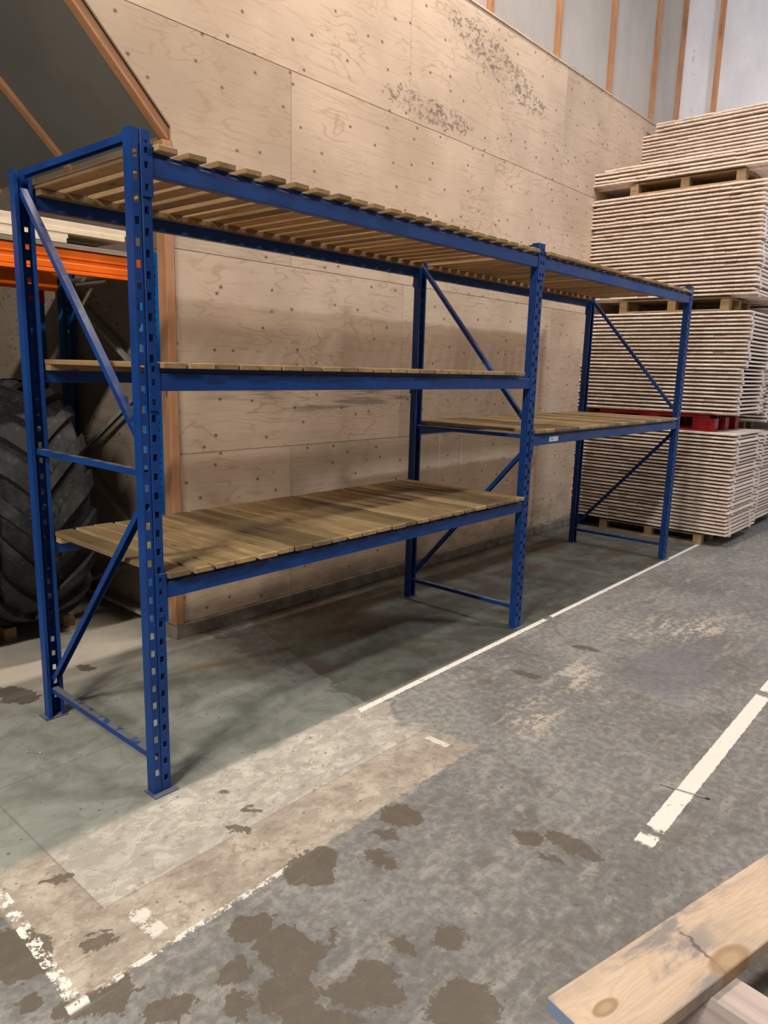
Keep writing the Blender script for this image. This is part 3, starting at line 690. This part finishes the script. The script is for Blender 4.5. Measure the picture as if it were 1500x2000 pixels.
# ------------------------------------------------------------------ tractor tyres
def tyre(loc, rotz, roll, label, R=.85, W=.56):
    bm = bmesh.new(); N = 88
    hw = W/2
    prof = [(-hw*.62, R*.56), (-hw*.86, R*.62), (-hw*.97, R*.74), (-hw*.95, R*.86), (-hw*.84, R*.925), (-hw*.5, R*.945), (0, R*.952), (hw*.5, R*.945), (hw*.84, R*.925), (hw*.95, R*.86), (hw*.97, R*.74), (hw*.86, R*.62), (hw*.62, R*.56), (hw*.5, R*.60), (0, R*.75), (-hw*.5, R*.60)]
    rings = []
    for i in range(N):
        a = 2*PI*i/N; rings.append([bm.verts.new((t, r*math.cos(a), r*math.sin(a))) for t, r in prof])
    n = len(prof)
    for i in range(N):
        A, B = rings[i], rings[(i+1) % N]
        for j in range(n): bm.faces.new((A[j], B[j], B[(j+1) % n], A[(j+1) % n]))
    nl = 19
    for side in (-1, 1):
        for k in range(nl):
            a0 = 2*PI*(k+(.5 if side > 0 else 0))/nl
            secs = []
            for i in range(8):
                f = i/7
                tpos = side*(-.03+f*(hw*1.0+.03))
                ang = a0-.42*f**.95
                base = R*(.93 if f < .8 else .93-.10*(f-.8)/.2); top = R*(1.0-.012*f if f < .8 else .985-.05*((f-.8)/.2))
                half = (.034+.022*f)/R
                secs.append([(tpos, base, ang-half*1.35), (tpos, top, ang-half), (tpos, top, ang+half), (tpos, base, ang+half*1.35)])
            V = [[bm.verts.new((t, r*math.cos(a), r*math.sin(a))) for t, r, a in s_] for s_ in secs]
            # drop the outer end down over the shoulder
            ext = [bm.verts.new((side*hw*1.01, (r-.11)*math.cos(a), (r-.11)*math.sin(a))) for t, r, a in secs[-1]]
            V.append(ext)
            for A, B in zip(V[:-1], V[1:]):
                for j in range(3): bm.faces.new((A[j], B[j], B[j+1], A[j+1]))
                bm.faces.new((A[3], B[3], B[0], A[0]))
            bm.faces.new(V[0]); bm.faces.new(V[-1][::-1])
    o = obj('tractor_tyre', bm, RUBBER); o.location = loc; o.rotation_euler = (roll, 0, rotz)
    return tag(o, label, 'tyre', 'tractor tyres in the recess')
TR = .85
tyre((.50, 2.54, TR+.088), math.radians(-8), .1, 'big black tractor tyre behind the left rear upright, the right-hand one')
tyre((-.20, 2.64, TR+.088), math.radians(-4), .25, 'big black tractor tyre at the left edge of the picture')
for (x, y0, lab) in ((.745, 2.36, 'rightmost pale timber bearer under the right-hand tractor tyre'), (.33, 2.36, 'timber bearer under the left side of the right-hand tractor tyre'), (.04, 2.40, 'timber bearer under the right side of the left-edge tractor tyre'), (-.38, 2.40, 'timber bearer under the outer side of the left-edge tractor tyre')):
    o = boxobj('timber_bearer', (-.04, .04, 0, .62, 0, .092), PALLET, None, .002); o.location = (x, y0, 0); tag(o, lab, 'timber', 'timber bearers under the tyres')

# ------------------------------------------------------------------ foreground timbers
d = Vector((.969, -.247, 0)).normalized(); ang = math.atan2(d.y, d.x)
t = thing('sawn_plank', 'thick pale sawn plank in the right foreground with a knot', 'plank', (-.071, -2.000, .295), (0, 0, ang))
bm = bmesh.new(); bm_box(bm, 0, 2.3, -.212, 0, 0, .045); obj('plank_body', bm, FOREP, t, .003)
e = boxobj('sealed_end', (-.0015, 0.0001, -.209, -.003, .002, .041), ENDPAINT, t); e['label'] = 'blue grey painted end'
# timber lying under the plank
ang2 = math.atan2(-.98, -.13)
o = boxobj('grey_timber', (0, 1.1, -.062, .062, 0, .095), FOREG, None, .004); o.location = (.352, -2.16, .199); o.rotation_euler = (0, 0, ang2)
tag(o, 'square whitish grey timber lying crosswise under the foreground plank', 'timber')
o = boxobj('square_timber', (-.06, .06, -.06, .06, 0, .2945), FOREG, None, .004); o.location = (1.75, -2.55, 0); tag(o, 'upright timber block carrying the far end of the foreground plank', 'block')
o = boxobj('bearer_block', (-.09, .09, -.07, .07, 0, .1985), FOREG, None, .004); o.location = (.24, -3.05, 0); tag(o, 'timber block under the outer end of the crosswise grey timber', 'block')
o = boxobj('bearer_block', (-.05, .05, -.07, .07, 0, .1985), FOREG, None, .004); o.location = (.335, -2.27, 0); tag(o, 'timber block under the crosswise grey timber, hidden below the plank', 'block')

# ------------------------------------------------------------------ bolt and rod on the floor
def rod(bm, p0, p1, r0, r1, n=10):
    p0, p1 = Vector(p0), Vector(p1); dd = (p1-p0).normalized(); a = dd.orthogonal().normalized(); b = dd.cross(a)
    A = [bm.verts.new(p0+r0*(a*math.cos(2*PI*i/n)+b*math.sin(2*PI*i/n))) for i in range(n)]
    B = [bm.verts.new(p1+r1*(a*math.cos(2*PI*i/n)+b*math.sin(2*PI*i/n))) for i in range(n)]
    bm.faces.new(A); bm.faces.new(B[::-1])
    for i in range(n): bm.faces.new((A[i], B[i], B[(i+1) % n], A[(i+1) % n]))
t = thing('anchor_bolt', 'small shiny steel bolt lying on the floor at the left edge', 'bolt', (-.232, .782, .0055), (0, 0, math.atan2(-.062, .046)))
bm = bmesh.new(); rod(bm, (.006, 0, 0), (.066, 0, 0), .0035, .0035); rod(bm, (.066, 0, 0), (.076, 0, 0), .0035, .0008); obj('shank', bm, STEEL, t)
bm = bmesh.new(); rod(bm, (0, 0, 0), (.0065, 0, 0), .0055, .0055, 6); obj('bolt_head', bm, STEEL, t)
t = thing('thin_rod', 'thin steel rod with a dark tip lying across the worn white line', 'rod', (1.709, -1.64, .004), (0, 0, math.atan2(-.219, .034)))
bm = bmesh.new(); rod(bm, (0, 0, 0), (.205, 0, 0), .0030, .0030); obj('rod_body', bm, STEEL, t)
bm = bmesh.new(); rod(bm, (.2045, 0, 0), (.224, 0, 0), .004, .004); o = obj('rod_tip', bm, DARKM, t); o['label'] = 'dark tip'
